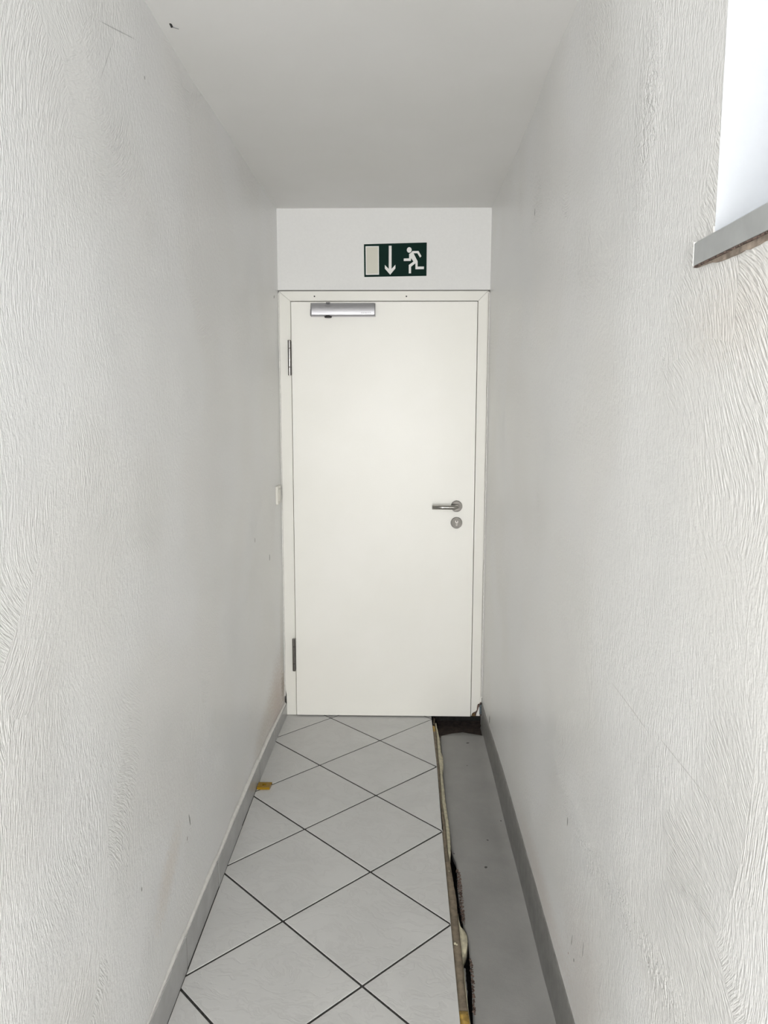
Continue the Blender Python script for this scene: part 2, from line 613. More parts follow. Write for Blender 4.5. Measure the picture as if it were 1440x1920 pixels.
# entrance wall behind the camera with glazing
bm = bmesh.new()
box(bm, -0.70, -0.52, YB - 0.12, YB, -0.10, ZC + 0.02)
box(bm, 0.36, 0.60, YB - 0.12, YB, -0.10, ZC + 0.02)
box(bm, -0.52, 0.36, YB - 0.12, YB, 2.30, ZC + 0.02)
box(bm, -0.52, 0.36, YB - 0.12, YB, -0.10, 0.20)
tag(obj('wall_entrance', bm, M_PANEL), kind='structure')
w2 = empty('window_2')
tag(w2, kind='structure')
bm = bmesh.new()
for a in ((-0.52, -0.47, 0.20, 2.30), (0.31, 0.36, 0.20, 2.30), (-0.47, 0.31, 0.20, 0.25), (-0.47, 0.31, 2.25, 2.30)):
    box(bm, a[0], a[1], YB - 0.09, YB - 0.03, a[2], a[3])
obj('window_frame', bm, M_PANEL, w2, bevel=0.003)
obj('pane', bx(-0.47, 0.31, YB - 0.066, YB - 0.060, 0.25, 2.25), M_GLASS, w2)

# side window in the right wall
w1 = empty('window_1')
tag(w1, kind='structure')
bm = bmesh.new()
FX0, FX1 = 0.70, 0.76
for a in ((WY0, WY0 + 0.06, WZ0 + 0.03, WZ1), (WY1 - 0.06, WY1, WZ0 + 0.03, WZ1), (WY0 + 0.06, WY1 - 0.06, WZ0 + 0.03, WZ0 + 0.09),
          (WY0 + 0.06, WY1 - 0.06, WZ1 - 0.06, WZ1)):
    box(bm, FX0, FX1, a[0], a[1], a[2], a[3])
obj('window_frame', bm, M_REVEAL, w1, bevel=0.003)
obj('pane', bx(0.728, 0.734, WY0 + 0.06, WY1 - 0.06, WZ0 + 0.09, WZ1 - 0.06), M_GLASS, w1)
sill = obj('window_sill', prism([(0.398, 1.7005), (0.72, 1.7005), (0.72, 1.7315), (0.400, 1.7315), (0.398, 1.7295)], 'y', WY0 - 0.045, -2.4915), M_SILL, w1)
tag(sill, 'grey stone sill slab')
bm = bmesh.new()
rs = random.Random(3)
y = -2.494
prev = None
while y > WY0:
    t = 0.0025 + 0.006 * sm((-2.50 - y) / 0.10) * (0.75 + 0.5 * rs.random())
    w = 0.4005 + 0.0015 * rs.random()
    ring = [bm.verts.new((w, y, 1.7003)), bm.verts.new((0.43, y, 1.7003)), bm.verts.new((0.43, y, 1.7003 - t)), bm.verts.new((w + 0.0015, y, 1.7003 - t))]
    if prev:
        for q in range(4):
            bm.faces.new((prev[q], prev[(q + 1) % 4], ring[(q + 1) % 4], ring[q]))
    else:
        bm.faces.new(ring)
    prev = ring
    y -= 0.012
bm.faces.new(prev[::-1])
obj('mortar_bed', bm, M_SILLB, w1)
obj('shadow_strip', bx(0.3994, 0.42, WY0 - 0.04, -2.490, 1.6982, 1.7004), M_CRUMB, w1)  # solid dark strip drawn in for the shaded gap under the sill
# small caulk dab where jamb, wall and sill meet, pale bead along the end of the sill
bm = bx(0.3972, 0.410, -2.4918, -2.4895, 1.700, 1.7325)
obj('sill_end_bead', bm, M_CAULK, w1, bevel=0.001)
bm = prism([(-2.5455, 1.724), (-2.5425, 1.720), (-2.5395, 1.728), (-2.5385, 1.738), (-2.5400, 1.7425), (-2.5425, 1.734)], 'x', 0.4030, 0.406)
obj('caulk_dab', bm, M_CAULK, w1, bevel=0.001)

# ------------------------------------------------------------------ floor with diagonal tiles
TE = [(0.1570, 0.12), (0.1570, 0.0), (0.1592, -0.25), (0.1600, -0.5159), (0.1552, -1.0209), (0.1540, -1.516), (0.1545, -1.70), (0.1535, -1.88), (0.150, -3.0), (0.145, -8.7)]
floor = empty('floor')
tag(floor, kind='structure')
obj('grout_bed', prism([(-0.72, YB - 0.05), (0.143, YB - 0.05), (0.149, -3.0), (0.1515, -1.88), (0.152, -1.516), (0.1535, -1.02), (0.1575, -0.5159),
                        (0.1555, 0.0), (0.155, 0.099), (-0.72, 0.099)], 'z', -0.10, -0.0025), M_GROUT, floor)
TX, TY, TD, TA = -0.0891, -0.2665, 0.4981, -0.0040


def clip(poly, nx, ny, c):
    out = []
    for i, a in enumerate(poly):
        b = poly[(i + 1) % len(poly)]
        da, db = a[0] * nx + a[1] * ny - c, b[0] * nx + b[1] * ny - c
        if da <= 0:
            out.append(a)
        if (da < 0 < db) or (db < 0 < da):
            t = da / (da - db)
            out.append((a[0] + (b[0] - a[0]) * t, a[1] + (b[1] - a[1]) * t))
    return out


def tile_edge(y):
    return interp(TE, y)


hd = TD / 2 - 0.0052
rs = random.Random(5)
cells = [(0.0, k + 0.5) for k in range(-2, 18)] + [(sx, float(k)) for k in range(-2, 18) for sx in (-0.5, 0.5, -1.0 + 0.0)]
cells = [(a, b) for a, b in cells if a != -1.0] + [(-1.0, k + 0.5) for k in range(-2, 18)]
for a, b in cells:
    u, v = a * TD, -b * TD
    cx = TX + u * math.cos(TA) - v * math.sin(TA)
    cy = TY + u * math.sin(TA) + v * math.cos(TA)
    q = []
    for k in range(4):
        an = TA + k * math.pi / 2
        q.append((cx + hd * math.cos(an), cy + hd * math.sin(an)))
    q = clip(q, -1, 0, 0.5695)
    q = clip(q, 0, 1, 0.098)
    q = clip(q, 0, -1, -YB - 0.005)
    if len(q) < 3:
        continue
    mid = tile_edge(cy)
    q = clip(q, 1, 0, mid)
    # follow the slightly crooked cut edge
    q = [((tile_edge(p[1]) if abs(p[0] - mid) < 1e-6 else p[0]), p[1]) for p in q]
    area_ = abs(sum(q[i][0] * q[(i + 1) % len(q)][1] - q[(i + 1) % len(q)][0] * q[i][1] for i in range(len(q)))) / 2 if len(q) > 2 else 0
    if area_ < 0.0006:
        continue
    t = obj('tile', prism(q, 'z', -0.009, rs.uniform(-0.0004, 0.0), ), M_TILE, floor, bevel=0.0012)

# skirting of tile strips on the left
bl = empty('baseboard_left')
tag(bl, kind='structure')
cuts = [0.012, -0.300, -0.651, -1.000, -1.357, -1.714, -2.07, -2.42, -2.78, -3.13, -3.49, -3.84, -4.20, -4.55, -4.91, YB + 0.002]
hts = [0.062, 0.070, 0.078, 0.083, 0.091, 0.100, 0.102, 0.10, 0.10, 0.10, 0.10, 0.10, 0.10, 0.10, 0.10]


def skirt_x(y):
    return interp([(-0.5562, 0.02), (-0.5635, -0.30), (-0.5685, -0.651), (-0.5705, -1.0), (-0.5708, -9.0)], y)


for i in range(len(cuts) - 1):
    ya, yb = cuts[i] - 0.0022, cuts[i + 1] + 0.0022
    jx = rs.uniform(-0.0008, 0.0008)
    h0, h1 = hts[i], (hts[i] + hts[min(i + 1, len(hts) - 1)]) / 2
    bm = bmesh.new()
    fa, fb = skirt_x(ya) + jx, skirt_x(yb) + jx
    vs = [bm.verts.new(c) for c in ((fa - 0.010, ya, 0.0006), (fa, ya, 0.0006), (fb, yb, 0.0006), (fb - 0.010, yb, 0.0006),
                                    (fa - 0.010, ya, h0), (fa, ya, h0), (fb, yb, h1), (fb - 0.010, yb, h1))]
    for f in ((0, 3, 2, 1), (4, 5, 6, 7), (0, 1, 5, 4), (1, 2, 6, 5), (2, 3, 7, 6), (3, 0, 4, 7)):
        bm.faces.new([vs[j] for j in f])
    obj('tile', bm, M_SKIRT, bl, bevel=0.0008)
bm = bmesh.new()
for c_, h_ in zip(cuts[1:-1], hts):
    box(bm, skirt_x(c_) - 0.010, skirt_x(c_) - 0.0004, c_ - 0.0021, c_ + 0.0021, 0.0008, h_ - 0.001)
tag(obj('joint_filler', bm, M_SEAM, bl), kind='stuff')
# sloping caulk line on top of the skirting
bm = bmesh.new()
prev = None
for t in range(260):
    y = 0.0 + (YB + 0.01) * t / 259
    k = 0
    while k < len(cuts) - 2 and y < cuts[k + 1]:
        k += 1
    f = (cuts[k] - y) / (cuts[k] - cuts[k + 1])
    hh = hts[k] * (1 - f) + (hts[k] + hts[min(k + 1, len(hts) - 1)]) / 2 * f
    n_ = 0.0025 * noise.noise(Vector((y * 14, 2, 5)))
    wx = left_x(y, hh + 0.02)
    fx_ = skirt_x(y)
    ring = [bm.verts.new((fx_ - 0.0020, y, hh - 0.002)), bm.verts.new((fx_ - 0.0030 + n_ * 0.4, y, hh + 0.0035 + abs(n_))),
            bm.verts.new((wx + 0.0006, y, hh + 0.012 + n_)), bm.verts.new((wx - 0.004, y, hh - 0.002))]
    if prev:
        for q in range(4):
            bm.faces.new((prev[q], prev[(q + 1) % 4], ring[(q + 1) % 4], ring[q]))
    prev = ring
obj('caulk_line', bm, M_CAULK, bl, smooth=True)

# ------------------------------------------------------------------ the opened channel along the right wall
ZCH = -0.045
CHL = [(0.2075, 0.095), (0.2087, -0.0014), (0.204, -0.0639), (0.1923, -0.1422), (0.1904, -0.2282), (0.1839, -0.488), (0.1804, -0.7123), (0.183, -0.9441), (0.1859, -1.08),
       (0.1982, -1.143), (0.1956, -1.2034), (0.1912, -1.2752), (0.1905, -1.343), (0.1946, -1.4195), (0.1959, -1.4632), (0.2053, -1.5028), (0.203, -1.548), (0.2024, -1.5808),
       (0.2028, -1.602), (0.1995, -1.6635), (0.1978, -1.7217), (0.1941, -1.7767), (0.1899, -1.8289), (0.192, -2.2), (0.19, -8.7)]
fr = empty('floor_channel')
tag(fr, kind='structure')
bm = bmesh.new()
yy = [-0.085 - 0.025 * i for i in range(78)] + [-2.1, -2.4, -3.0, -4.0, YB]
prev = None
for i, y in enumerate(yy):
    xl = interp(CHL, y) + (0.0012 * noise.noise(Vector((y * 60, 4, 1))) if y > -2.1 else 0)
    wob = 0.0
    cols = []
    for f in (0.0, 0.04, 0.25, 0.5, 0.75, 0.93, 1.0):
        x = xl + (0.412 - xl) * f
        yv = y
        if i == 0:
            yv = y + 0.022 * math.sin((x - 0.24) * 26) * (1 if x > 0.2 else 0)
        z = ZCH + 0.0025 * nz(x, yv, 6, 31) - (0.001 if f == 0 else 0)
        if f >= 0.93:
            z += 0.0015
        if f == 1.0:
            z += 0.012
        if i == 0:
            z -= 0.002
        cols.append(bm.verts.new((x, yv, z)))
    low = bm.verts.new((xl + 0.002, yv, ZCH - 0.02))
    cols = [low] + cols
    if prev:
        for q in range(len(cols) - 1):
            bm.faces.new((prev[q], prev[q + 1], cols[q + 1], cols[q])).smooth = q > 0
    else:
        lowr = [bm.verts.new((c.co.x, c.co.y + 0.004, ZCH - 0.03)) for c in cols]
        for q in range(len(cols) - 1):
            bm.faces.new((cols[q], cols[q + 1], lowr[q + 1], lowr[q]))
    prev = cols
ch = obj('channel_bed', bm, M_CHAN, fr)
bm = bmesh.new()
n_x, n_y = 14, 16
g = [[bm.verts.new((0.19 + 0.225 * i / n_x, -0.15 + 0.248 * j / n_y, ZCH - 0.012 + 0.004 * nz(i, j, 0.7, 3))) for j in range(n_y + 1)] for i in range(n_x + 1)]
for i in range(n_x):
    for j in range(n_y):
        bm.faces.new((g[i][j], g[i + 1][j], g[i + 1][j + 1], g[i][j + 1])).smooth = True
o = obj('bare_patch', bm, M_BARE, fr)
tag(o, 'bare brown concrete below the door')
obj('gap_bottom', bx(0.12, 0.42, YB, 0.099, -0.20, -0.14), M_VOID, fr)

# loose crumbs and edge of screed beside the gap
def ribbon(lt, rt, y0, y1, ztop, zbot, step, jag, seed, dz=0.0015):
    """a strip with thickness between two outlines (x, y) along the corridor"""
    bm = bmesh.new()
    prev = None
    n = max(2, int((y0 - y1) / step))
    for i in range(n + 1):
        y = y0 + (y1 - y0) * i / n
        a = interp(lt, y) if not callable(lt) else lt(y)
        b = (interp(rt, y) if not callable(rt) else rt(y)) + jag * noise.noise(Vector((y * 70, seed, 2)))
        b = max(b, a + 0.0008)
        dzz = dz * noise.noise(Vector((y * 35, seed, 7)))
        m = a + (b - a) * 0.5
        ring = [bm.verts.new((a, y, zbot)), bm.verts.new((a, y, ztop + dzz * 0.3)), bm.verts.new((m, y, ztop + dzz)),
                bm.verts.new((b - 0.0006, y, ztop - 0.0012 + dzz)), bm.verts.new((b, y, ztop - 0.004 + dzz)), bm.verts.new((b - 0.001, y, zbot))]
        if prev:
            for q in range(6):
                bm.faces.new((prev[q], prev[(q + 1) % 6], ring[(q + 1) % 6], ring[q])).smooth = True
        else:
            bm.faces.new(ring)
        prev = ring
    bm.faces.new(prev[::-1])
    return bm


def te(y):
    return tile_edge(y) + 0.0002


BRN = [(0.1744, -0.1119), (0.1717, -0.2244), (0.1702, -0.3084), (0.1687, -0.4144), (0.1703, -0.4995), (0.1657, -0.7808), (0.1693, -0.9354), (0.1686, -1.1398), (0.1734, -1.2014),
       (0.1752, -1.2603), (0.1773, -1.3302), (0.1803, -1.3833), (0.1779, -1.4712), (0.1764, -1.564), (0.1772, -1.6495), (0.175, -1.7477), (0.1753, -1.8023), (0.1781, -1.8707),
       (0.178, -2.2), (0.176, -8.7)]
FMR = [(0.1783, 0.0026), (0.1814, -0.098), (0.1872, -0.2107), (0.1866, -0.2951), (0.1859, -0.3544), (0.1928, -0.4013), (0.1893, -0.4869), (0.1813, -0.5496), (0.1815, -0.6851),
       (0.1809, -0.7693), (0.1838, -0.9246), (0.1842, -0.9965), (0.1806, -1.0978), (0.1778, -1.135)]
TOPB = -0.006
edge = empty('adhesive_strip', (0.165, -1.4, -0.03))
tag(edge, 'long brown strip of old adhesive exposed along the cut edge of the floor tiles', 'adhesive')
obj('brown_strip', ribbon(te, BRN, -0.145, -1.832, TOPB, -0.055, 0.014, 0.0012, 1), M_BROWN, edge)
o = obj('ochre_patch', ribbon(te, lambda y: tile_edge(y) + 0.0135, -0.085, -0.150, TOPB, -0.055, 0.012, 0.002, 9), M_OCHRE, edge)
tag(o, 'ochre patch near the door')
for (lx_, ly_, r_) in ((0.161, -1.588, 0.0035), (0.166, -1.592, 0.0025), (0.1655, -1.245, 0.0020)):
    bm = bmesh.new()
    bmesh.ops.create_icosphere(bm, subdivisions=2, radius=r_, matrix=Matrix.Translation((lx_, ly_, TOPB + 0.0005)) @ Matrix.Diagonal((1, 1.4, 0.7, 1)))
    obj('foam_lump', bm, M_FOAM, edge, smooth=True)
o2 = obj('ochre_strip', ribbon(te, lambda y: interp(BRN, y) + 0.0003, -1.834, -2.45, TOPB + 0.0012, -0.055, 0.014, 0.0008, 4), M_OCHRE)
tag(o2, 'yellow ochre strip filling the tile edge at the bottom of the picture', 'adhesive')

f1 = obj('foam_strip', ribbon(lambda y: max(interp([(0.1725, 0.0), (0.1730, -0.15)] + BRN[1:], y) + 0.0016, 0), FMR, -0.04, -1.132, -0.012, -0.06, 0.013, 0.0016, 2, 0.002), M_FOAM)
tag(f1, 'long cream foam strip between the tile edge and the grey channel near the door', 'foam strip')
f0 = obj('foam_strip', ribbon(lambda y: 0.1665, lambda y: 0.1735 + 0.002 * math.sin(y * 40), 0.05, -0.038, -0.020, -0.06, 0.013, 0.002, 6, 0.002), M_BROWN)
tag(f0, 'short dirty brown foam end disappearing under the door', 'foam strip')
FM2 = [(0.1784, -1.445), (0.1798, -1.458), (0.1841, -1.5056), (0.1938, -1.5216), (0.1995, -1.5375), (0.1992, -1.565), (0.1965, -1.590), (0.1895, -1.612), (0.1823, -1.628), (0.179, -1.645)]
f2 = obj('foam_blob', ribbon(lambda y: interp(BRN, y) + 0.0016, FM2, -1.447, -1.643, -0.012, -0.05, 0.006, 0.001, 3, 0.003), M_FOAM)
tag(f2, 'rounded cream foam blob bulging from the tile edge into the channel', 'foam')
f3 = obj('foam_strip', ribbon(lambda y: interp(BRN, y) + 0.0016, lambda y: interp(BRN, y) + 0.0032 + 0.0012 * math.sin(y * 31), -1.648, -2.30, -0.010, -0.06, 0.012, 0.0006, 5), M_FOAM)
tag(f3, 'thin cream foam line below the rounded blob', 'foam strip')


def rubble(name, lt, rt, y0, y1, z, mat, label, seed, n, rr):
    r = random.Random(seed)
    bm = bmesh.new()
    for i in range(n):
        y = r.uniform(y1, y0)
        a, b = interp(lt, y), interp(rt, y)
        x = r.uniform(a, b)
        s = r.uniform(*rr)
        m = Matrix.Translation((x, y, z + r.uniform(-0.001, 0.0012))) @ Matrix.Rotation(r.uniform(0, 3), 4, 'Z') @ Matrix.Diagonal((s, s * r.uniform(1, 2.2), s * 0.7, 1))
        bmesh.ops.create_icosphere(bm, subdivisions=1, radius=1.0, matrix=m)
    o = obj(name, bm, mat)
    tag(o, label, 'rubble', kind='stuff')
    return o


rubble('screed_crumbs', [(0.1945, -1.17), (0.1925, -1.30), (0.1935, -1.46)], [(0.200, -1.17), (0.2065, -1.21), (0.203, -1.45)], -1.175, -1.455, ZCH + 0.0006, M_CRUMB,
       'brown crumbled screed along the channel edge above the foam blob', 3, 230, (0.0011, 0.0026))
rubble('screed_crumbs', [(0.202, -1.60), (0.2, -1.70), (0.194, -1.80)], [(0.2065, -1.60), (0.2085, -1.66), (0.1985, -1.80)], -1.60, -1.80, ZCH + 0.0006, M_CRUMB,
       'brown crumbled screed along the channel edge below the foam blob', 4, 140, (0.0011, 0.0024))
# grey broken lip of mortar hanging under the thin foam line
g0 = obj('mortar_lip', ribbon(lambda y: interp(BRN, y) + 0.0048, lambda y: interp(BRN, y) + 0.0085 - 0.004 * sm((-1.72 - y) / 0.1), -1.652, -1.83, -0.030, -0.07, 0.008, 0.003, 12, 0.004), M_CHAN)
tag(g0, 'jagged grey mortar lip in the dark gap below the foam blob', 'mortar')

# painted band on the right wall
br = empty('baseboard_right')
tag(br, kind='structure')
bm = bmesh.new()
prev = None
for i in range(390):
    y = -0.004 + (YB + 0.01) * i / 389
    top = 0.079 + 0.033 * sm(-y / 0.9) + 0.0016 * noise.noise(Vector((y * 22, 1, 1)))
    if -1.36 > y > -1.60:
        top += 0.001
    w = 0.0008 * noise.noise(Vector((y * 9, 5, 1)))
    ring = [bm.verts.new((0.409, y, top)), bm.verts.new((0.4032 + w, y, top - 0.0005)), bm.verts.new((0.4015 + w, y, top - 0.003)),
            bm.verts.new((0.4010 + w, y, 0.03)), bm.verts.new((0.4005, y, ZCH + 0.006)), bm.verts.new((0.397, y, ZCH - 0.004)), bm.verts.new((0.409, y, ZCH - 0.02))]
    if prev:
        for q in range(7):
            bm.faces.new((prev[q], prev[(q + 1) % 7], ring[(q + 1) % 7], ring[q])).smooth = q in (1, 2, 3)
    else:
        bm.faces.new(ring)
    prev = ring
obj('painted_band', bm, M_BAND, br)

# ------------------------------------------------------------------ the door
door = empty('door_1', (-0.08, 0.0, 0.0))
tag(door, kind='structure')
LX0, LX1, LZ0, LZ1 = -0.5070, 0.3483, 0.0065, 1.9905
leaf = obj('door_leaf', bx(LX0, LX1, 0.0, 0.042, LZ0, LZ1), M_LEAF, door, bevel=0.0015)
FY = 0.012
# frame: two mitred jambs and a head, steel profile with a stepped outer edge
XI0, XI1, ZI = -0.5105, 0.3518, 1.9945
XO0, XO1, ZO = -0.5640, 0.3960, 2.0390
obj('frame_jamb', prism([(XO0, ZO - 0.0004), (XI0, ZI), (XI0, 0.0015), (XO0 + 0.006, 0.0015), (XO0 + 0.006, 0.105), (XO0, 0.14)], 'y', FY, 0.06), M_FRAME, door, bevel=0.0012)
obj('frame_jamb', prism([(XO1, ZO - 0.0004), (XI1, ZI), (XI1, 0.004), (0.3545, 0.005), (0.3570, 0.0165), (0.3640, 0.0235), (0.3745, 0.0275), (0.3800, 0.036), (0.3822, 0.060), (0.3860, 0.0665),
                         (0.3930, 0.069), (XO1, 0.078)], 'y', FY, 0.06), M_FRAME, door, bevel=0.0012)
obj('frame_head', prism([(XO0 + 0.0004, ZO), (XO1 - 0.0004, ZO), (XI1, ZI + 0.0006), (XI0, ZI + 0.0006)], 'y', FY, 0.06), M_FRAME, door, bevel=0.0010)
obj('frame_return', bx(0.3962, 0.4035, 0.019, 0.06, 0.072, 2.038), M_FRAME, door, bevel=0.0008)
obj('door_seal', prism([(LX0 - 0.006, 0.004), (LX0 - 0.006, LZ1 + 0.006), (LX1 + 0.006, LZ1 + 0.006), (LX1 + 0.006, 0.012), (LX1 - 0.01, 0.012), (LX1 - 0.01, LZ1 - 0.01),
                        (LX0 + 0.01, LZ1 - 0.01), (LX0 + 0.01, 0.004)], 'y', 0.0425, 0.06), M_RUBBER, door)
# two empty screw holes in the head, and small chips in the left jamb
for (hx, hz) in ((-0.3993, 2.0159), (0.0229, 2.0151)):
    h = obj('screw_hole', tube((hx, FY - 0.0006, hz), (hx, FY + 0.004, hz), 0.0034, 16), M_BLACK, door)
# broken filler behind the chipped jamb foot
fo = empty('jamb_filler', (0.38, 0.02, 0.0), door)
bm = prism([(0.3530, 0.0), (0.3990, 0.0), (0.3990, 0.075), (0.379, 0.064), (0.372, 0.030), (0.3530, 0.022)], 'y', 0.022, 0.05)
o = obj('brown_filler', bm, M_CRUMB, fo)
bm = prism([(0.3780, 0.004), (0.3950, 0.003), (0.3945, 0.050), (0.3900, 0.046), (0.3850, 0.028), (0.3790, 0.014)], 'y', 0.0165, 0.022)
o = obj('white_filler', bm, M_CAULK, fo)
tag(o, 'broken white filler')
bm = prism([(0.3545, 0.004), (0.3720, 0.003), (0.3735, 0.012), (0.3660, 0.016), (0.3590, 0.013)], 'y', 0.015, 0.022)
o = obj('brown_adhesive_lump', bm, M_DKOCH, fo)
# galvanised profile standing in the corner
pp = obj('corner_profile', prism([(0.3935, 0.016), (0.4025, 0.016), (0.4025, 0.030), (0.3995, 0.030), (0.3995, 0.019), (0.3935, 0.019)], 'z', 0.012, 0.060), M_BLUEG)
tag(pp, 'short blue-grey metal profile standing in the corner at the foot of the right door jamb', 'profile')
ck = obj('corner_shade_sheet', prism([(0.3925, 0.0), (0.4075, 0.0), (0.4060, 0.050), (0.4020, 0.080), (0.3965, 0.078), (0.3925, 0.055)], 'y', 0.031, 0.0340), M_VOID, wb)  # thin black sheet painting the shade in the corner gap

# hinges: pin with three knuckles
for (z0, z1) in ((1.6574, 1.8175), (0.2343, 0.3962)):
    hg = empty('hinge', (-0.5155, -0.006, z0), door)
    L = z1 - z0
    fr_ = [(0.0, 0.232), (0.241, 0.762), (0.771, 1.0)]
    for a, b in fr_:
        bm = tube((-0.5155, -0.0065, z0 + L * a), (-0.5155, -0.0065, z0 + L * b), 0.0078, 24)
        obj('knuckle', bm, M_HINGE, hg, bevel=0.0006)
    obj('hinge_pin', tube((-0.5155, -0.0065, z0 + 0.001), (-0.5155, -0.0065, z1 - 0.001), 0.0062, 16), M_BLACK, hg)
    obj('hinge_leaf', bx(-0.5165, -0.5080, -0.004, 0.013, z0 + 0.004, z1 - 0.004), M_BLACK, hg)

# door closer body without its arm
DC = 0.046
sc = (3.5746 - DC) / 3.5746
cx0, cx1 = -0.4190 * sc, -0.1205 * sc + 0.0004
cz1 = 1.5076 + (1.9870 - 1.5076) * sc
cz0 = 1.5076 + (1.9275 - 1.5076) * sc
cl = empty('door_closer', (cx0, 0, cz0), door)
prof = [(0.0, cz0), (-DC + 0.004, cz0), (-DC + 0.0006, cz0 + 0.0040)]
for i in range(17):
    t = i / 16
    prof.append((-DC + 0.017 * t ** 2.6, cz0 + 0.0055 + (cz1 - cz0 - 0.0055) * (1 - (1 - t) ** 1.15)))
prof.append((0.0, cz1))
o = obj('closer_cover', prism(prof, 'x', cx0 + 0.006, cx1 - 0.003), M_ALU, cl, bevel=0.0008)
tag(o, 'brushed silver cover')
sp = [(a * 0.985, cz0 + (b - cz0) * 0.985 + 0.0004) for a, b in prof]
obj('end_cap', prism(sp, 'x', cx1 - 0.0028, cx1), M_ALUD, cl, bevel=0.001)
capv = prism(sp, 'x', cx0, cx0 + 0.0058)
for v in capv.verts:   # the left cap is dented towards its top
    if v.co.x < cx0 + 0.001 and v.co.y < -0.03:
        v.co.y += 0.010 if v.co.z > cz0 + 0.03 else 0.004
obj('end_cap', capv, M_ALUD, cl, bevel=0.001)
sxp = -0.3335
obj('spindle', tube((sxp, -0.027, cz0 - 0.0065), (sxp, -0.027, cz0 + 0.002), 0.0155, 28, None, 0.0185), M_BLACK, cl)
obj('spindle_cap', tube((sxp, -0.027, cz1 - 0.002), (sxp, -0.027, cz1 + 0.0022), 0.010, 20), M_DKMETAL, cl)


def text_mesh(name, txt, size, depth, loc, rot, mat, parent, sx=1.0):
    cu = bpy.data.curves.new(name, 'FONT')
    cu.body = txt
    cu.size = size
    cu.extrude = depth
    cu.align_x = 'CENTER'
    cu.align_y = 'CENTER'
    to = bpy.data.objects.new(name + '_tmp', cu)
    COL.objects.link(to)
    dg = bpy.context.evaluated_depsgraph_get()
    me = bpy.data.meshes.new_from_object(to.evaluated_get(dg))
    bpy.data.objects.remove(to, do_unlink=True)
    me.materials.clear()
    me.materials.append(mat)
    me.transform(Matrix.Translation(loc) @ rot @ Matrix.Diagonal((sx, 1, 1, 1)))
    pl = Vector((0, 0, 0))
    q = parent
    while q:
        pl += q.location
        q = q.parent
    me.transform(Matrix.Translation(-pl))
    me.name = name
    o = bpy.data.objects.new(name, me)
    COL.objects.link(o)
    o.parent = parent
    return o


UP = Matrix.Rotation(math.pi / 2, 4, 'X')
text_mesh('lettering', 'DORMA', 0.0088, 0.0002, Vector((-0.1615 * sc, -DC - 0.0008, cz0 + 0.0118)), UP, M_DKMETAL, cl, 1.45)

# lever handle on a round rose, and the lock escutcheon
hd_ = empty('door_handle', (0.2645, 0, 1.049), door)
obj('handle_rose', tube((0.2650, 0.0, 1.0490), (0.2650, -0.009, 1.0490), 0.0268, 48), M_ROSE, hd_, bevel=0.0015)
zc = 1.0520
path = [(0.2650, -0.004, 1.0495), (0.2650, -0.030, 1.0500)]
for i in range(1, 9):
    a = i / 8 * math.pi / 2
    path.append((0.2650 - 0.018 * (1 - math.cos(a)), -0.038 - 0.018 * math.sin(a), 1.0500 + (zc - 1.05) * 0.0 - 0.0010 * i / 8))
path += [(0.20, -0.0562, 1.0493), (0.1478, -0.0562, 1.0497)]
bm = bmesh.new()
prev = None
seg = 28
for i, p in enumerate(path):
    p = Vector(p)
    a = Vector(path[max(0, i - 1)])
    b = Vector(path[min(len(path) - 1, i + 1)])
    d = (b - a).normalized()
    u = d.cross(Vector((0, 0, 1))).normalized()
    w = u.cross(d).normalized()
    ring = [bm.verts.new(p + (u * math.cos(t * 2 * math.pi / seg) + w * math.sin(t * 2 * math.pi / seg)) * 0.0098) for t in range(seg)]
    if prev:
        for q in range(seg):
            bm.faces.new((prev[q], prev[(q + 1) % seg], ring[(q + 1) % seg], ring[q])).smooth = True
    else:
        bm.faces.new(ring)
    prev = ring
bm.faces.new(prev[::-1])
o = obj('lever', bm, M_STEEL, hd_)
tag(o, 'shiny round steel lever')
es = empty('lock_escutcheon', (0.2658, 0, 0.970), door)
obj('escutcheon_plate', tube((0.2658, 0.0, 0.9700), (0.2658, -0.008, 0.9700), 0.0270, 48), M_ROSE, es, bevel=0.0015)
cylp = [(0.2665 + 0.0085 * math.cos(a), 0.9755 + 0.0085 * math.sin(a)) for a in [math.radians(d) for d in range(-60, 241, 20)]]
cylp += [(0.2665 - 0.0045, 0.955), (0.2665 + 0.0045, 0.955)]
o = obj('lock_cylinder', prism(cylp, 'y', -0.0078, -0.0095), M_HINGE, es, bevel=0.0004)
bm = bmesh.new()
ring_o = [(0.2655 + 0.0056 * math.cos(math.radians(d)), 0.9765 + 0.0062 * math.sin(math.radians(d))) for d in range(175, 366, 10)]
ring_i = [(0.2655 + 0.0036 * math.cos(math.radians(d)), 0.9765 + 0.0040 * math.sin(math.radians(d))) for d in range(365, 174, -10)]
prism(ring_o + ring_i, 'y', -0.0092, -0.0112, bm)
obj('cylinder_ring', bm, M_STEEL, es)
obj('keyhole', prism([(0.2645, 0.9735), (0.2672, 0.9735), (0.2685, 0.9815), (0.2660, 0.9835), (0.2640, 0.9800)], 'y', -0.0090, -0.0100), M_BLACK, es)

# ------------------------------------------------------------------ emergency exit sign
sg = empty('exit_sign', (-0.0285, 0.008, 2.174))
tag(sg, 'dark green emergency exit sign with running figure, arrow and doorway above the door', 'sign')
sc2 = 0.000243
SX0, SZ1 = -0.1716, 2.2452


def sp_(u, v):
    return (SX0 + (u - 118) * sc2, SZ1 - (v - 128) * sc2 - (u - 118) * -0.000003)


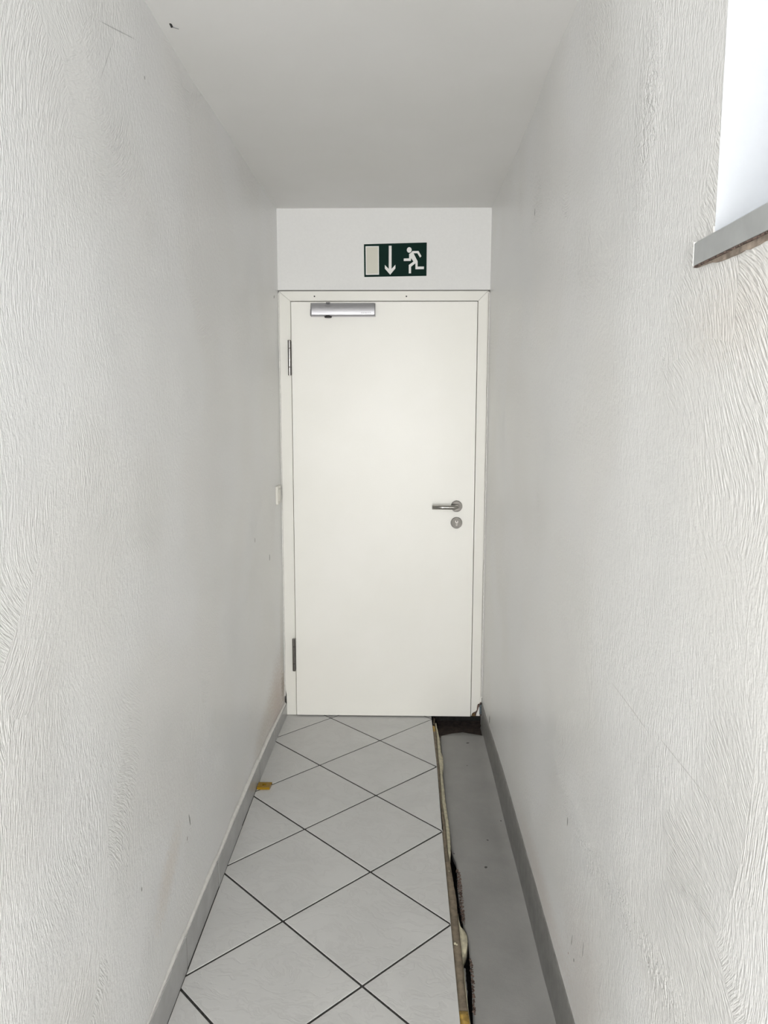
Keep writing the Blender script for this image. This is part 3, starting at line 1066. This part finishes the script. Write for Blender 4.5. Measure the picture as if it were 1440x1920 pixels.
Y0 = 0.008
obj('sign_border', prism([sp_(108, 118), sp_(1300, 106), sp_(1302, 735), (sp_(118, 738))], 'y', Y0, Y0 - 0.0015), M_WHITEF, sg)
spn = obj('sign_panel', prism([sp_(120, 131), sp_(1293, 117), sp_(1293, 720), sp_(126, 724)], 'y', Y0 - 0.0015, Y0 - 0.0024), M_GREEN, sg)
tag(spn, 'dark green printed panel')
obj('doorway_symbol', prism([sp_(150, 168), sp_(400, 168), sp_(403, 686), sp_(155, 686)], 'y', Y0 - 0.0024, Y0 - 0.0028), M_WHITEF, spn)
obj('doorway_fill', prism([sp_(166, 184), sp_(384, 184), sp_(387, 668), sp_(171, 668)], 'y', Y0 - 0.0028, Y0 - 0.0030), M_LUMI, spn)
obj('arrow_symbol', prism([sp_(*p) for p in ((585, 166), (637, 166), (637, 585), (709, 510), (709, 577), (612, 690), (512, 577), (512, 510), (585, 585))], 'y', Y0 - 0.0024, Y0 - 0.0028), M_WHITEF, spn)
run = [(965, 320), (1000, 298), (1028, 268), (1140, 268), (1195, 362), (1168, 388), (1118, 308), (1048, 308), (1125, 455), (1125, 550), (1245, 550), (1243, 597), (1085, 597),
       (1083, 490), (1003, 550), (1003, 670), (960, 670), (960, 518), (1045, 458), (1005, 395), (998, 445), (865, 445), (865, 400), (965, 398)]
bm = prism([sp_(*p) for p in run], 'y', Y0 - 0.0024, Y0 - 0.0028)
prism([sp_(967 + 45 * math.cos(a * math.pi / 12), 247 + 50 * math.sin(a * math.pi / 12)) for a in range(24)], 'y', Y0 - 0.0024, Y0 - 0.0028, bm)
obj('running_figure', bm, M_WHITEF, spn)

# ------------------------------------------------------------------ light switch on the left wall by the door
sx_ = left_x(-0.10, 1.11) + 0.001
sw = empty('light_switch', (sx_, -0.098, 1.111))
tag(sw, 'small off-white light switch on the left wall beside the door frame', 'light switch')
obj('switch_frame', bx(sx_ - 0.003, sx_ + 0.009, -0.140, -0.056, 1.069, 1.153), M_SWITCH, sw, bevel=0.003)
obj('rocker', bx(sx_ + 0.008, sx_ + 0.0125, -0.124, -0.072, 1.083, 1.139), M_SWITCH, sw, bevel=0.002)

# ------------------------------------------------------------------ amber plastic block on the tiles
am = empty('plastic_block', (-0.54, -0.70, 0.0))
tag(am, 'small amber plastic block with a hole lying on the tiles by the left skirting', 'block')
bm = bmesh.new()
ox0, ox1, oy0, oy1, oh = -0.5672, -0.5150, -0.733, -0.690, 0.010
outer = [(ox0, oy0), (ox1 - 0.0015, oy0), (ox1 + 0.002, oy1), (ox0, oy1)]
N = 24
inner = [(-0.5415 + 0.0085 * math.cos(t * 2 * math.pi / N), -0.711 + 0.008 * math.sin(t * 2 * math.pi / N)) for t in range(N)]
lev = []
for z in (0.0004, oh):
    vo = [bm.verts.new((x, y, z)) for x, y in outer]
    vi = [bm.verts.new((x, y, z)) for x, y in inner]
    lev.append((vo, vi))
    # bridge the outline to the hole, quadrant by quadrant
    for q in range(4):
        corner = [(2, 0), (3, 1), (0, 2), (1, 3)][q][0]
        seg_ = [vi[(q * 6 + s) % N] for s in range(7)]
        c = vo[corner]
        nxt = vo[[3, 0, 1, 2][q]]
        for s in range(6):
            bm.faces.new((c, seg_[s], seg_[s + 1]))
        bm.faces.new((c, seg_[6], nxt))
for a in range(4):
    b = (a + 1) % 4
    bm.faces.new((lev[0][0][a], lev[0][0][b], lev[1][0][b], lev[1][0][a]))
for a in range(N):
    b = (a + 1) % N
    bm.faces.new((lev[0][1][a], lev[0][1][b], lev[1][1][b], lev[1][1][a]))
obj('block_body', bm, M_AMBER, am)
o = obj('screw', tube((-0.5415, -0.711, 0.0006), (-0.5415, -0.711, 0.0075), 0.0036, 16, None, 0.0020), M_STEEL, am)
tag(o, 'pale metal screw in the hole')

# ------------------------------------------------------------------ dark ceiling hole and its thread shadow, built as solid rods
cs = empty('ceiling_hole', (-0.547, -1.66, ZC))
tag(cs, 'tiny dark hole with a thin thread shadow in the ceiling near the left wall', 'wire')
bm = tube((-0.5475, -1.6605, ZC + 0.004), (-0.5445, -1.652, ZC - 0.004), 0.0028, 10)
obj('hole_peg', bm, M_BLACK, cs)  # black peg stands for the darkness of the hole
bm = tube((-0.5445, -1.652, ZC - 0.0035), (-0.532, -1.640, ZC - 0.0025), 0.0008, 8)
obj('thread_shadow', bm, M_DKMETAL, cs)  # thin dark rod stands for the thread's shadow
